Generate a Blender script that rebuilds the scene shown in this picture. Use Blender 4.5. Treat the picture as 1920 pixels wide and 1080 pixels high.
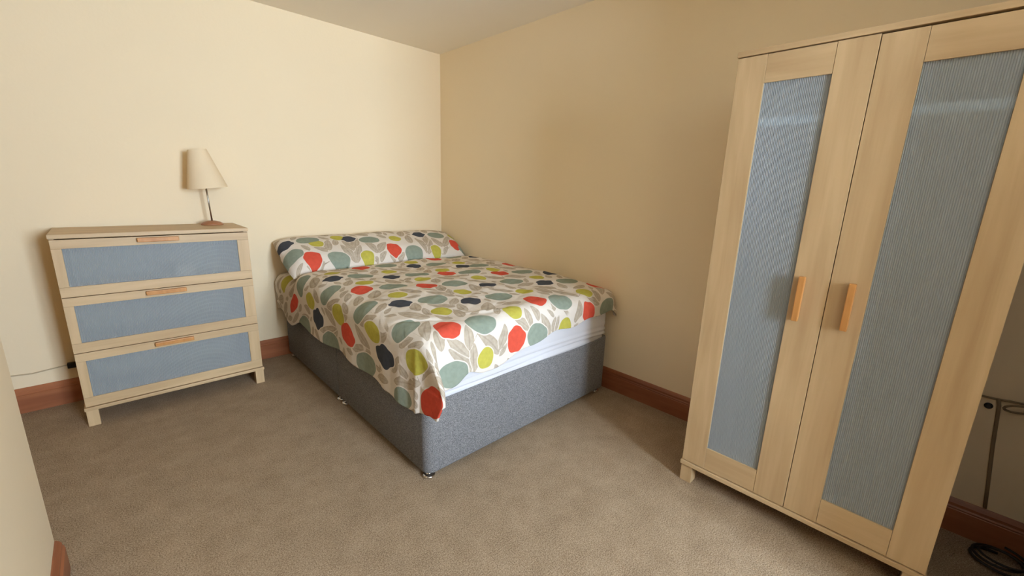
import bpy, bmesh, math, random
import numpy as np
from mathutils import Vector, Matrix
PI = math.pi
for o in list(bpy.data.objects): bpy.data.objects.remove(o)
sc = bpy.context.scene
COL = sc.collection

# ------------------------------------------------------------------ camera
CAM = Vector((-2.2973, -3.3531, 1.2841)); YAW, PITCH, ROLL, FPX = .7710, -.2327, .0317, 787.11
fw = Vector((math.sin(YAW)*math.cos(PITCH), math.cos(YAW)*math.cos(PITCH), math.sin(PITCH)))
rt = Vector((math.cos(YAW), -math.sin(YAW), 0)); up = rt.cross(fw)
rt, up = math.cos(ROLL)*rt + math.sin(ROLL)*up, -math.sin(ROLL)*rt + math.cos(ROLL)*up
cd = bpy.data.cameras.new('camera'); cam = bpy.data.objects.new('camera', cd); COL.objects.link(cam)
cam.matrix_world = Matrix(((rt.x, up.x, -fw.x, CAM.x), (rt.y, up.y, -fw.y, CAM.y), (rt.z, up.z, -fw.z, CAM.z), (0, 0, 0, 1)))
cd.sensor_fit = 'HORIZONTAL'; cd.sensor_width = 36; cd.lens = 36*FPX/1920; cd.clip_start = .02
sc.camera = cam

# ------------------------------------------------------------------ world, daylight, exposure
w = bpy.data.worlds.new('world'); sc.world = w; w.use_nodes = True
bg = w.node_tree.nodes['Background']; bg.inputs[0].default_value = (.72, .86, 1, 1); bg.inputs[1].default_value = 2.0
def area(name, loc, target, sx, sy, power, color):
    l = bpy.data.lights.new(name, 'AREA'); l.shape = 'RECTANGLE'; l.size = sx; l.size_y = sy; l.energy = power; l.color = color
    o = bpy.data.objects.new(name, l); COL.objects.link(o); o.location = loc
    d = Vector(target) - Vector(loc); o.rotation_euler = d.to_track_quat('-Z', 'Y').to_euler(); return o
WX0, WX1, WZ0, WZ1, WY = -1.78, -.80, .90, 2.15, -5.7       # the window opening in the wall behind the camera
area('window_daylight', ((WX0+WX1)/2, WY-.22, (WZ0+WZ1)/2+.05), ((WX0+WX1)/2, 0, 1.2), 1.2, 1.4, 415, (.68, .82, 1.0))
sc.view_settings.view_transform = 'Standard'; sc.view_settings.look = 'None'
sc.view_settings.gamma = 1; sc.view_settings.use_curve_mapping = False
sc.view_settings.exposure = 0.13
sc.cycles.max_bounces = 12; sc.cycles.diffuse_bounces = 8; sc.cycles.transparent_max_bounces = 12

# ------------------------------------------------------------------ materials
def s2l(c): return tuple(((x/255+.055)/1.055)**2.4 if x/255 > .04045 else x/255/12.92 for x in c) + (1,)
class NT:
    def __init__(s, name, rough=.6, spec=.4, metal=0):
        s.m = bpy.data.materials.new(name); s.m.use_nodes = True; s.t = s.m.node_tree; s.b = s.t.nodes['Principled BSDF']
        s.b.inputs['Roughness'].default_value = rough; s.b.inputs['Specular IOR Level'].default_value = spec; s.b.inputs['Metallic'].default_value = metal
    def n(s, typ, **kw):
        nd = s.t.nodes.new(typ)
        for k, v in kw.items():
            if k.startswith('i_'):
                nd.inputs[int(k[2:]) if k[2:].isdigit() else k[2:].replace('_', ' ')].default_value = v
            else: setattr(nd, k, v)
        return nd
    def l(s, a, b): s.t.links.new(a, b)
    def coords(s, scale, rot=(0, 0, 0), kind='Object'):
        tc = s.n('ShaderNodeTexCoord'); mp = s.n('ShaderNodeMapping'); mp.inputs['Scale'].default_value = scale; mp.inputs['Rotation'].default_value = rot
        s.l(tc.outputs[kind], mp.inputs[0]); return mp.outputs[0]
    def ramp(s, fac, stops):
        r = s.n('ShaderNodeValToRGB'); e = r.color_ramp.elements
        while len(e) < len(stops): e.new(.5)
        for q, (p, c) in zip(e, stops): q.position = p; q.color = c
        s.l(fac, r.inputs[0]); return r.outputs[0]
    def bump(s, h, strength, dist=.01):
        b = s.n('ShaderNodeBump'); b.inputs['Strength'].default_value = strength; b.inputs['Distance'].default_value = dist
        s.l(h, b.inputs['Height']); s.l(b.outputs[0], s.b.inputs['Normal'])
def plain(name, rgb, rough=.6, spec=.4, metal=0):
    q = NT(name, rough, spec, metal); q.b.inputs['Base Color'].default_value = s2l(rgb); return q.m
def painted(name, rgb, var=.03):
    q = NT(name, .85, .2); c = s2l(rgb)
    nz = q.n('ShaderNodeTexNoise', i_Scale=1.3, i_Detail=4.0); q.l(q.coords((1, 1, 1)), nz.inputs[0])
    q.l(q.ramp(nz.outputs[0], [(.3, tuple(x*(1-var) for x in c[:3])+(1,)), (.7, c)]), q.b.inputs['Base Color'])
    n2 = q.n('ShaderNodeTexNoise', i_Scale=60.0, i_Detail=5.0); q.l(q.coords((1, 1, 1)), n2.inputs[0]); q.bump(n2.outputs[0], .12, .004)
    return q.m
def wood(name, axis, light, dark, rough=.45, scale=1.0, contrast=1.0, spec=.4):
    q = NT(name, rough, spec); sc_ = [26*scale]*3; sc_[axis] = 1.6*scale
    co = q.coords(tuple(sc_))
    n1 = q.n('ShaderNodeTexNoise', i_Scale=1.0, i_Detail=6.0, i_Roughness=.55, i_Distortion=.6); q.l(co, n1.inputs[0])
    sd = [5*scale]*3; sd[axis] = .9*scale
    n2 = q.n('ShaderNodeTexNoise', i_Scale=1.0, i_Detail=3.0, i_Distortion=1.5); q.l(q.coords(tuple(sd)), n2.inputs[0])
    mx = q.n('ShaderNodeMix', data_type='FLOAT'); mx.inputs[0].default_value = .5
    q.l(n1.outputs[0], mx.inputs[2]); q.l(n2.outputs[0], mx.inputs[3])
    q.l(q.ramp(mx.outputs[0], [(.5-.16/contrast, s2l(dark)), (.5+.1/contrast, s2l(light))]), q.b.inputs['Base Color'])
    q.bump(n1.outputs[0], .05, .002)
    return q.m
M = {}
M['wall'] = painted('cream wall paint', (237, 219, 185))
M['umber'] = painted('dark umber light blocker', (74, 54, 40))
M['ceiling'] = painted('ceiling paint', (238, 230, 214))
for i, a in enumerate('xyz'):
    M['birch_'+a] = wood('pale birch grain '+a, i, (203, 175, 134), (180, 151, 111))
    M['mahog_'+a] = wood('reddish stained timber grain '+a, i, (166, 104, 68), (122, 68, 42), .38, .8)
M['handle'] = wood('orange beech handle', 2, (202, 144, 82), (180, 122, 64), .4, 2)
M['lampwood'] = wood('brown lamp base wood', 0, (176, 122, 84), (150, 98, 66), .4, 2)
M['chrome'] = plain('polished chrome', (225, 225, 225), .12, .5, 1)
M['steel'] = plain('brushed steel', (170, 165, 155), .3, .5, 1)
M['black'] = plain('black plastic', (22, 22, 24), .5)
M['cable'] = plain('cream painted cable', (190, 172, 140), .6)
M['darkcable'] = plain('dark brown cable', (46, 38, 32), .6)
M['greycable'] = plain('dark grey cable', (138, 118, 90), .7)
M['gap'] = plain('dark gap behind fronts', (70, 48, 30), .9)
M['upvc'] = plain('white window plastic', (236, 236, 234), .35)

q = NT('beige carpet', 1.0, .05)                      # carpet: speckled cut pile
co = q.coords((1, 1, 1))
n1 = q.n('ShaderNodeTexNoise', i_Scale=230.0, i_Detail=3.0, i_Roughness=.7); q.l(co, n1.inputs[0])
n2 = q.n('ShaderNodeTexNoise', i_Scale=9.0, i_Detail=6.0, i_Roughness=.7); q.l(co, n2.inputs[0])
mx = q.n('ShaderNodeMix', data_type='FLOAT'); mx.inputs[0].default_value = .18; q.l(n1.outputs[0], mx.inputs[2]); q.l(n2.outputs[0], mx.inputs[3])
q.l(q.ramp(mx.outputs[0], [(.38, s2l((126, 106, 83))), (.5, s2l((168, 145, 117))), (.62, s2l((198, 176, 148)))]), q.b.inputs['Base Color'])
q.bump(n1.outputs[0], .9, .006); M['carpet'] = q.m

q = NT('grey marl bed fabric', .95, .1)
a1 = q.n('ShaderNodeTexNoise', i_Scale=1.0, i_Detail=4.0, i_Roughness=.75); q.l(q.coords((260, 260, 420)), a1.inputs[0])
q.l(q.ramp(a1.outputs[0], [(.36, s2l((78, 77, 76))), (.5, s2l((113, 112, 112))), (.66, s2l((156, 154, 150)))]), q.b.inputs['Base Color'])
q.bump(a1.outputs[0], .4, .003); M['marl'] = q.m

q = NT('white cotton sheet', .9, .1); q.b.inputs['Base Color'].default_value = s2l((200, 199, 201))
a1 = q.n('ShaderNodeTexNoise', i_Scale=300.0); q.l(q.coords((1, 1, 1)), a1.inputs[0]); q.bump(a1.outputs[0], .08, .002); M['sheet'] = q.m

q = NT('linen lamp shade', .9, .1); q.b.inputs['Base Color'].default_value = s2l((228, 208, 174))
a1 = q.n('ShaderNodeTexNoise', i_Scale=1.0, i_Detail=2.0); q.l(q.coords((500, 500, 120)), a1.inputs[0]); q.bump(a1.outputs[0], .15, .002)
q.b.inputs['Subsurface Weight'].default_value = 0; M['shade'] = q.m

# ribbed frosted pane: bluish plastic that lets a little of the inside through
q = NT('ribbed frosted blue pane', .28, .5); q.b.inputs['Base Color'].default_value = s2l((200, 203, 202))
tr = q.n('ShaderNodeBsdfTransparent'); tr.inputs[0].default_value = (.80, .88, .95, 1)
ms = q.n('ShaderNodeMixShader'); ms.inputs[0].default_value = .60
out = q.t.nodes['Material Output']; q.l(q.b.outputs[0], ms.inputs[1]); q.l(tr.outputs[0], ms.inputs[2]); q.l(ms.outputs[0], out.inputs[0]); M['pane'] = q.m

# printed cotton: blooms and leaves come from distance fields stored on the cloth itself
def print_material(name):
    q = NT(name, .9, .12)
    def at(n): return q.n('ShaderNodeAttribute', attribute_name=n)
    bc, lf = at('bloom_colour'), at('print_distance')
    sp = q.n('ShaderNodeSeparateXYZ'); q.l(lf.outputs['Vector'], sp.inputs[0])      # x bloom distance, y leaf distance, z vein coordinate
    sc2 = q.coords((1, 1, 1))
    nz = q.n('ShaderNodeTexNoise', i_Scale=45.0, i_Detail=4.0); q.l(sc2, nz.inputs[0])
    def step(sock, edge, soft=.0006):
        m = q.n('ShaderNodeMapRange'); m.inputs[1].default_value = edge-soft; m.inputs[2].default_value = edge+soft
        m.inputs[3].default_value = 1; m.inputs[4].default_value = 0; q.l(sock, m.inputs[0]); return m.outputs[0]
    def mix(f, a, b):
        m = q.n('ShaderNodeMix', data_type='RGBA')
        q.l(f, m.inputs[0])
        for s_, v in ((6, a), (7, b)):
            if isinstance(v, tuple): m.inputs[s_].default_value = v
            else: q.l(v, m.inputs[s_])
        return m.outputs[2]
    cloth = s2l((216, 207, 194)); leaf = q.ramp(nz.outputs[0], [(.35, s2l((164, 150, 130))), (.65, s2l((192, 179, 159)))])
    vein = q.ramp(sp.outputs[2], [(.0, s2l((140, 126, 108))), (.08, s2l((158, 144, 126))), (.2, s2l((186, 174, 156))), (.6, s2l((178, 165, 146))), (.9, s2l((168, 154, 134)))])
    lc = q.n('ShaderNodeMix', data_type='RGBA', blend_type='MIX'); lc.inputs[0].default_value = .5; q.l(leaf, lc.inputs[6]); q.l(vein, lc.inputs[7])
    col = mix(step(sp.outputs[1], 0), cloth, lc.outputs[2])
    col = mix(step(sp.outputs[0], .0055), col, cloth)
    bt = q.n('ShaderNodeMix', data_type='RGBA', blend_type='MULTIPLY'); bt.inputs[0].default_value = 1
    q.l(bc.outputs['Color'], bt.inputs[6]); q.l(q.ramp(nz.outputs[0], [(.3, (.9, .9, .9, 1)), (.7, (1.05, 1.05, 1.05, 1))]), bt.inputs[7])
    col = mix(step(sp.outputs[0], 0), col, bt.outputs[2])
    q.l(col, q.b.inputs['Base Color'])
    n3 = q.n('ShaderNodeTexNoise', i_Scale=16.0, i_Detail=5.0, i_Distortion=.8); q.l(sc2, n3.inputs[0]); q.bump(n3.outputs[0], .35, .012)
    return q.m

# ------------------------------------------------------------------ helpers
class MB:
    """collects shapes given in world metres; build() makes one mesh object, in its thing's own frame"""
    def __init__(s): s.bm = bmesh.new()
    def box(s, x0, y0, z0, x1, y1, z1, bev=0):
        vs = [s.bm.verts.new(v) for v in ((x0,y0,z0),(x1,y0,z0),(x1,y1,z0),(x0,y1,z0),(x0,y0,z1),(x1,y0,z1),(x1,y1,z1),(x0,y1,z1))]
        fs = [s.bm.faces.new([vs[i] for i in f]) for f in ((0,3,2,1),(4,5,6,7),(0,1,5,4),(1,2,6,5),(2,3,7,6),(3,0,4,7))]
        if bev:
            es = {e for f in fs for e in f.edges}
            bmesh.ops.bevel(s.bm, geom=list(es), offset=bev, segments=2, profile=.6, affect='EDGES')
        return s
    def prism(s, prof, axis, a, b):
        """closed profile (two coordinates) swept along axis from a to b"""
        def P(p, t): return {0: (t, p[0], p[1]), 1: (p[0], t, p[1]), 2: (p[0], p[1], t)}[axis]
        A = [s.bm.verts.new(P(p, a)) for p in prof]; B = [s.bm.verts.new(P(p, b)) for p in prof]; n = len(prof)
        for i in range(n): s.bm.faces.new((A[i], A[(i+1) % n], B[(i+1) % n], B[i]))
        s.bm.faces.new(A[::-1]); s.bm.faces.new(B); return s
    def lathe(s, prof, c, n=32, axis=Vector((0, 0, 1))):
        q = Vector((0, 0, 1)).rotation_difference(axis); c = Vector(c); rings = []
        for r, z in prof: rings.append([s.bm.verts.new(c + q @ Vector((r*math.cos(2*PI*k/n), r*math.sin(2*PI*k/n), z))) for k in range(n)])
        for a, b in zip(rings, rings[1:]):
            for k in range(n): s.bm.faces.new((a[k], a[(k+1) % n], b[(k+1) % n], b[k]))
        s.bm.faces.new(rings[0][::-1]); s.bm.faces.new(rings[-1]); return s
    def tube(s, pts, r, n=8):
        pts = [Vector(p) for p in pts]; rings = []; nrm = None
        for i, p in enumerate(pts):
            d = (pts[min(i+1, len(pts)-1)] - pts[max(i-1, 0)]).normalized()
            if nrm is None: nrm = d.orthogonal().normalized()
            nrm = (nrm - d*nrm.dot(d)).normalized(); bn = d.cross(nrm)
            rings.append([s.bm.verts.new(p + r*(math.cos(2*PI*k/n)*nrm + math.sin(2*PI*k/n)*bn)) for k in range(n)])
        for a, b in zip(rings, rings[1:]):
            for k in range(n): s.bm.faces.new((a[k], a[(k+1) % n], b[(k+1) % n], b[k]))
        s.bm.faces.new(rings[0][::-1]); s.bm.faces.new(rings[-1]); return s
    def build(s, name, mat, parent=None, smooth=False, label=None, origin=None):
        bmesh.ops.recalc_face_normals(s.bm, faces=s.bm.faces)
        O = Vector(origin) if origin else (world_loc(parent) if parent else Vector((0, 0, 0)))
        bmesh.ops.translate(s.bm, verts=s.bm.verts, vec=-O)
        me = bpy.data.meshes.new(name); s.bm.to_mesh(me); s.bm.free(); me.materials.append(mat)
        if smooth: me.polygons.foreach_set('use_smooth', [True]*len(me.polygons))
        o = bpy.data.objects.new(name, me); COL.objects.link(o)
        if parent: o.parent = parent
        elif origin: o.location = O
        if label: o['label'] = label
        return o
def world_loc(o):
    v = Vector((0, 0, 0))
    while o: v += o.location; o = o.parent
    return v
def thing(name, label, cat, loc, group=None):
    o = bpy.data.objects.new(name, None); COL.objects.link(o); o.location = loc; o.empty_display_size = .1
    o['label'] = label; o['category'] = cat
    if group: o['group'] = group
    return o
def tag(o, label, cat, group=None):
    o['label'] = label; o['category'] = cat
    if group: o['group'] = group
    return o
def struct(o): o['kind'] = 'structure'; return o

# ------------------------------------------------------------------ the room
CH = 2.395; XW = -2.5605; YW = -1.5217
struct(MB().box(-5.0, WY-.3, -.1, .15, .12, 0).build('floor', M['carpet']))
struct(MB().box(-5.0, WY-.3, CH, .15, .12, CH+.1).build('ceiling', M['ceiling']))
struct(MB().box(-3.4, 0, 0, 0, .12, CH).build('wall_back', M['wall']))
struct(MB().box(0, WY-.3, 0, .15, .12, CH).build('wall_right', M['wall']))
b = MB(); b.box(-2.66, -2.30, 0, XW, YW, CH); b.box(-2.66, WY-.3, 0, XW, -4.6, CH); b.box(-2.66, -4.6, 2.05, XW, -2.30, CH); b.box(-5.0, YW-.1, 0, -2.66, YW, CH)
struct(b.build('wall_left', M['wall']))
# unseen dark doors, added in the left wall beside the camera to cut bounce light
b = MB()
for k in range(4): b.box(-2.64, -4.6+.575*k+.003, .01, -2.60, -4.6+.575*(k+1)-.003, 2.045, .004)
dr = struct(b.build('door_light_blocker', wood('dark stained blocker door', 2, (92, 60, 40), (66, 40, 26), .5)))
MB().box(-2.598, -3.50, .98, -2.575, -3.47, 1.10, .003).build('blocker_door_handle', M['steel'], dr)
struct(MB().box(-3.4, YW, 0, -3.3, 0, CH).build('wall_alcove', M['wall']))
b = MB(); b.box(-5.0, WY-.14, 0, WX0, WY, CH); b.box(WX1, WY-.14, 0, 0, WY, CH); b.box(WX0, WY-.14, 0, WX1, WY, WZ0); b.box(WX0, WY-.14, WZ1, WX1, WY, CH)
struct(b.build('wall_front', M['wall']))
struct(MB().box(-.79, -5.1, 0, 0, -3.81, CH).build('wall_light_blocker', M['umber']))  # added out-of-view dark mass, keeps window and bounce light off the wardrobe niche
# window behind the camera: casement frame and sill
b = MB(); f = .06
for x0, x1 in ((WX0, WX0+f), ((WX0+WX1)/2-.03, (WX0+WX1)/2+.03), (WX1-f, WX1)): b.box(x0, WY-.11, WZ0, x1, WY-.05, WZ1, .004)
for z0, z1 in ((WZ0, WZ0+f), (WZ1-f, WZ1)): b.box(WX0+f, WY-.11, z0, WX1-f, WY-.05, z1, .004)
win = struct(b.build('window_1', M['upvc']))
MB().box(WX0-.05, WY-.02, WZ0-.03, WX1+.05, WY+.12, WZ0, .004).build('window_sill', M['upvc'], win)

# moulded timber skirting boards
def skirt(h, t=.02): return [(0, 0), (t, 0), (t, h*.70), (t-.002, h*.72), (t-.001, h*.76), (t-.005, h*.80), (t-.005, h*.88), (t-.011, h*.95), (t-.016, h), (0, h)]
struct(MB().prism([(-p, z) for p, z in skirt(.139)], 0, -3.3, 0).build('baseboard_back', M['mahog_x']))
struct(MB().prism([(-p, z) for p, z in skirt(.139)], 1, -3.81, -.019).build('baseboard_right', M['mahog_y']))
struct(MB().prism([(XW+p, z) for p, z in skirt(.12)], 1, -2.30, YW).build('baseboard_left', M['mahog_y']))

# ------------------------------------------------------------------ ribbed pane
def pane(x0, x1, z0, z1, face, depth, axis, parent):
    """corrugated sheet; axis 0: spans x and faces -y at y=face; axis 1: spans y and faces -x at x=face"""
    b = MB(); n = max(6, int((x1-x0)/.0052)); k = 4; prof = []
    for i in range(n*k+1):
        u = x0 + (x1-x0)*i/(n*k); prof.append((u, face + .0020*(1-abs(math.cos(PI*i/k)))))
    prof += [(x1, face+depth), (x0, face+depth)]
    if axis == 0: b.prism(prof, 2, z0, z1)
    else: b.prism([(q, p) for p, q in prof], 2, z0, z1)
    return b.build('pane', M['pane'], parent)

# ------------------------------------------------------------------ wardrobe
X, Y0, WW, H, ZL = -.536, -2.6948, .8092, 1.794, .105
Y1 = Y0-WW; XB = -.030
wr = thing('wardrobe', 'tall pale birch two-door wardrobe with ribbed frosted panels against the right wall', 'wardrobe', (X/2, (Y0+Y1)/2, 0))
MB().box(X-.002, Y1-.004, H-.019, XB, Y0+.004, H, .0015).build('top_panel', M['birch_y'], wr)
for a in (Y0-.018, Y1): MB().box(X+.021, a, ZL, XB, a+.018, H-.019, .001).build('side_panel', M['birch_z'], wr)
MB().box(XB-.006, Y1+.018, ZL, XB, Y0-.018, H-.019).build('back_panel', M['birch_z'], wr)
MB().box(X-.006, Y1-.004, ZL-.022, XB, Y0+.004, ZL-.004, .0015).build('bottom_panel', M['birch_y'], wr)
for a in (Y0-.050, Y1):
    for bx in (X+.001, XB-.05): MB().box(bx, a, 0, bx+.05, a+.050, ZL-.022, .0015).build('leg', M['birch_z'], wr)
MB().box(X+.0265, Y1+.019, 1.534, XB-.01, Y0-.019, 1.558).build('shelf', M['birch_y'], wr)
MB().box(X+.0145, Y1+.019, 1.532, X+.0262, Y0-.019, 1.560, .001).build('shelf_edge', M['upvc'], wr, label='pale front edge of the inner shelf')
SW, SI = .097, .098
def door(y_hi, y_lo, hinge_left, top):
    zt, zb = H-.0225-top, ZL
    iy1, iy0 = (y_hi-SW, y_lo+SI+.008) if hinge_left else (y_hi-SI-.008, y_lo+SW)
    b = MB(); b.box(X, iy1, zb, X+.019, y_hi, zt, .0012); b.box(X, y_lo, zb, X+.019, iy0, zt, .0012)
    d = b.build('door', M['birch_z'], wr)
    MB().box(X+.0008, iy0+.0008, zt-.094, X+.0185, iy1-.0008, zt-.0004, .0008).build('rail', M['birch_y'], d)
    MB().box(X+.0008, iy0+.0008, zb+.0004, X+.0185, iy1-.0008, zb+.101, .0008).build('rail', M['birch_y'], d)
    pane(iy0+.001, iy1-.001, zb+.1, zt-.093, X+.006, .006, 1, d)
    hy = iy0-.020-.010 if hinge_left else iy1+.043
    hz0, hz1 = (.852, 1.014)
    h = MB(); h.box(X-.026, hy-.010, hz0, X-.008, hy+.010, hz1, .0025)
    for hz in (hz0+.02, hz1-.04): h.box(X-.010, hy-.006, hz, X, hy+.006, hz+.02, .001)
    h.build('handle', M['handle'], d, label='orange-brown wooden bar handle')
ym = (Y0+Y1)/2
door(Y0-.0005, ym+.0012, True, 0.0); door(ym-.0012, Y1+.0005, False, .003)

# ------------------------------------------------------------------ chest of drawers
DX0, DW, DY, DH, DL = -2.4998-.004, .815+.003, -.4217, 1.004, .1098
DX1 = DX0+DW; DB = -.026
ch = thing('chest_of_drawers', 'pale birch chest of three drawers with frosted panels, lamp standing on top', 'chest of drawers', ((DX0+DX1)/2, DY/2, 0))
MB().box(DX0-.003, DY-.003, DH-.020, DX1+.003, DB, DH, .0015).build('top_panel', M['birch_x'], ch)
for a in (DX0, DX1-.018): MB().box(a, DY+.020, DL, a+.018, DB, DH-.020, .001).build('side_panel', M['birch_z'], ch)
MB().box(DX0+.018, DB-.006, DL, DX1-.018, DB, DH-.020).build('back_panel', M['birch_x'], ch)
MB().box(DX0-.006, DY-.005, DL-.022, DX1+.006, DB, DL-.004, .0015).build('bottom_panel', M['birch_x'], ch)
for a in (DX0-.002, DX1-.045):
    for by in (DY-.001, DB-.046): MB().box(a, by, 0, a+.047, by+.046, DL-.022, .0015).build('leg', M['birch_z'], ch)
zs = [(.6960, DH-.0255), (.4052, .6925), (DL, .4015)]
for i, (z0, z1) in enumerate(zs):
    x0, x1 = DX0+.001, DX1-.001
    b = MB(); b.box(x0, DY, z1-.043, x1, DY+.019, z1, .0012); b.box(x0, DY, z0, x1, DY+.019, z0+.050, .0012)
    bx0, bx1, byb = x0+.03, x1-.03, DB-.04                       # drawer box behind the front
    b.box(bx0, DY+.0195, z0+.03, bx0+.012, byb, z1-.06); b.box(bx1-.012, DY+.0195, z0+.03, bx1, byb, z1-.06)
    b.box(bx0+.012, byb-.012, z0+.03, bx1-.012, byb, z1-.06); b.box(bx0+.012, DY+.0195, z0+.03, bx1-.012, byb-.012, z0+.036)
    d = b.build('drawer', M['birch_x'], ch)
    px0, px1 = x0+.036, x1-.058
    MB().box(x0, DY+.0006, z0+.0505, px0, DY+.0185, z1-.0435, .0008).build('stile', M['birch_z'], d)
    MB().box(px1, DY+.0006, z0+.0505, x1, DY+.0185, z1-.0435, .0008).build('stile', M['birch_z'], d)
    pane(px0+.0005, px1-.0005, z0+.0502, z1-.0432, DY+.006, .006, 0, d)
    hx0, hx1, hz = -2.190, -2.018, z1-.0155
    h = MB(); h.box(hx0, DY-.026, hz-.011, hx1, DY-.010, hz+.011, .0025)
    for hx in (hx0+.02, hx1-.04): h.box(hx, DY-.012, hz-.006, hx+.02, DY, hz+.006, .001)
    h.build('handle', M['handle'], d, label='orange-brown wooden bar handle')
# folded cloths lying in the top drawer, showing faintly through its front
def folded(x, y, z, sx, sy, sz, col, label):
    b = MB(); n = 3
    for k in range(n): b.box(x-sx/2+.003*k, y-sy/2, z+sz*k/n, x+sx/2-.003*k, y+sy/2, z+sz*(k+.94)/n, sz/n*.3)
    tag(b.build('folded_cloth', plain('folded cloth '+label[:8], col, .9), None, True, origin=(x, y, z)), label, 'cloth')
folded(-2.005, -.345, .7325, .10, .09, .075, (240, 206, 168), 'peach folded cloth seen faintly through the top drawer front')

# ------------------------------------------------------------------ table lamp
LX, LY = -1.812, -.132; LZ = DH
lamp = thing('table_lamp', 'small bedside lamp with slanted cream shade on the chest of drawers', 'lamp', (LX, LY, LZ))
MB().lathe([(.0565, 0), (.0590, .004), (.056, .010), (.044, .018), (.024, .0245), (.007, .0265)], (LX, LY, LZ), 48).build('base', M['lampwood'], lamp, True, 'brown wooden dome base')
p0 = Vector((LX+.001, LY, LZ+.022)); p1 = Vector((LX-.013, LY, LZ+.335)); d = p1-p0
MB().tube([p0, p0+d*.8], .0045, 12).build('pole', M['steel'], lamp, True)
# shade: nearly straight on its left side, sloping out on its right, upper and lower rims tilted
def shade_ring(cx, cz, r, tilt, n=64): return [(cx+r*math.cos(2*PI*k/n), LY+r*math.sin(2*PI*k/n), cz+tilt*math.cos(2*PI*k/n)) for k in range(n)]
b = MB(); bm = b.bm
R0 = shade_ring(-1.811, 1.230, .1045, .011); R1 = shade_ring(-1.8405, 1.454, .0475, .007)
R0i = shade_ring(-1.811, 1.230, .1030, .011); R1i = shade_ring(-1.8405, 1.454, .0460, .007)
vv = [[bm.verts.new(p) for p in R] for R in (R0, R1, R1i, R0i)]
for k in range(64):
    for a in range(4): bm.faces.new((vv[a][k], vv[a][(k+1) % 64], vv[(a+1) % 4][(k+1) % 64], vv[(a+1) % 4][k]))
sh = b.build('shade', M['shade'], lamp, True, 'cream fabric shade straight on one side and sloping on the other')
md = sh.modifiers.new('edges', 'EDGE_SPLIT'); md.split_angle = math.radians(40)
c0 = p0+d*.78; dn = d.normalized()
MB().lathe([(.010, 0), (.014, .004), (.014, .04), (.011, .045)], c0, 20, dn).build('lamp_holder', M['black'], lamp, True)
MB().lathe([(.010, 0), (.019, .018), (.024, .036), (.020, .052), (.005, .062)], c0+dn*.044, 24, dn).build('bulb', M['upvc'], lamp, True)

# ------------------------------------------------------------------ bed: divan base, mattress
BX0, BX1, BY0, BY1, BZ0, BZ1 = -1.4266, -.0689, -1.9600, -.034, .036, .388
bed = thing('divan_bed_base', 'grey fabric divan bed base on chrome glides under the mattress', 'bed base', ((BX0+BX1)/2, (BY0+BY1)/2, 0))
def rbox(b, x0, y0, z0, x1, y1, z1, r, rz=.008, seg=8, skip=()):
    pr = []
    for cx, cy, a0 in ((x1-r, y1-r, 0), (x0+r, y1-r, PI/2), (x0+r, y0+r, PI), (x1-r, y0+r, 1.5*PI)):
        rr = .004 if (a0 in skip) else r
        ccx = cx + (r-rr)*(1 if cx > (x0+x1)/2 else -1); ccy = cy + (r-rr)*(1 if cy > (y0+y1)/2 else -1)
        for k in range(seg+1):
            a = a0 + PI/2*k/seg; pr.append((ccx, ccy, rr, math.cos(a), math.sin(a)))
    lev = [(-rz, 0), (-rz*.3, rz*.3), (0, rz)]
    rings = []
    for ins, dz in lev: rings.append([b.bm.verts.new((cx+(rr+ins)*c, cy+(rr+ins)*s, z0+dz)) for cx, cy, rr, c, s in pr])
    for ins, dz in lev[::-1]: rings.append([b.bm.verts.new((cx+(rr+ins)*c, cy+(rr+ins)*s, z1-dz)) for cx, cy, rr, c, s in pr])
    n = len(pr)
    for A, B in zip(rings, rings[1:]):
        for k in range(n): b.bm.faces.new((A[k], A[(k+1) % n], B[(k+1) % n], B[k]))
    b.bm.faces.new(rings[0][::-1]); b.bm.faces.new(rings[-1]); return b
SY = -1.000
b = rbox(MB(), BX0, BY0, BZ0, BX1, SY-.003, BZ1, .045, skip=(0, PI/2)); b.build('divan_section', M['marl'], bed, True)
b = rbox(MB(), BX0, SY+.003, BZ0, BX1, BY1, BZ1, .045, skip=(PI, 1.5*PI)); b.build('divan_section', M['marl'], bed, True)
g0 = None
for gx, gy in ((BX0+.035, BY0+.042), (BX1-.045, BY0+.045), (BX0+.028, SY-.042), (BX0+.028, SY+.032), (BX1-.04, SY-.042), (BX1-.04, SY+.032), (BX0+.035, BY1-.05), (BX1-.04, BY1-.05)):
    if g0 is None:
        b = MB(); b.lathe([(.022, 0), (.0275, .003), (.0285, .008), (.0265, .012), (.018, .0145), (.010, .019), (.009, .037)], (gx, gy, 0), 28)
        g0 = b.build('glide', M['chrome'], bed, True, 'round chrome glide foot'); base0 = Vector((gx, gy, 0))
        for v in g0.data.vertices: v.co = v.co + world_loc(bed) - base0
        g0.location = base0 - bed.location
    else:
        g = g0.copy(); COL.objects.link(g); g.parent = bed; g.location = Vector((gx, gy, 0)) - bed.location
MZ = .615
mt = thing('mattress', 'white mattress in a white fitted sheet on the grey bed base', 'mattress', ((BX0+BX1)/2, (BY0+BY1)/2, BZ1))
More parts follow.
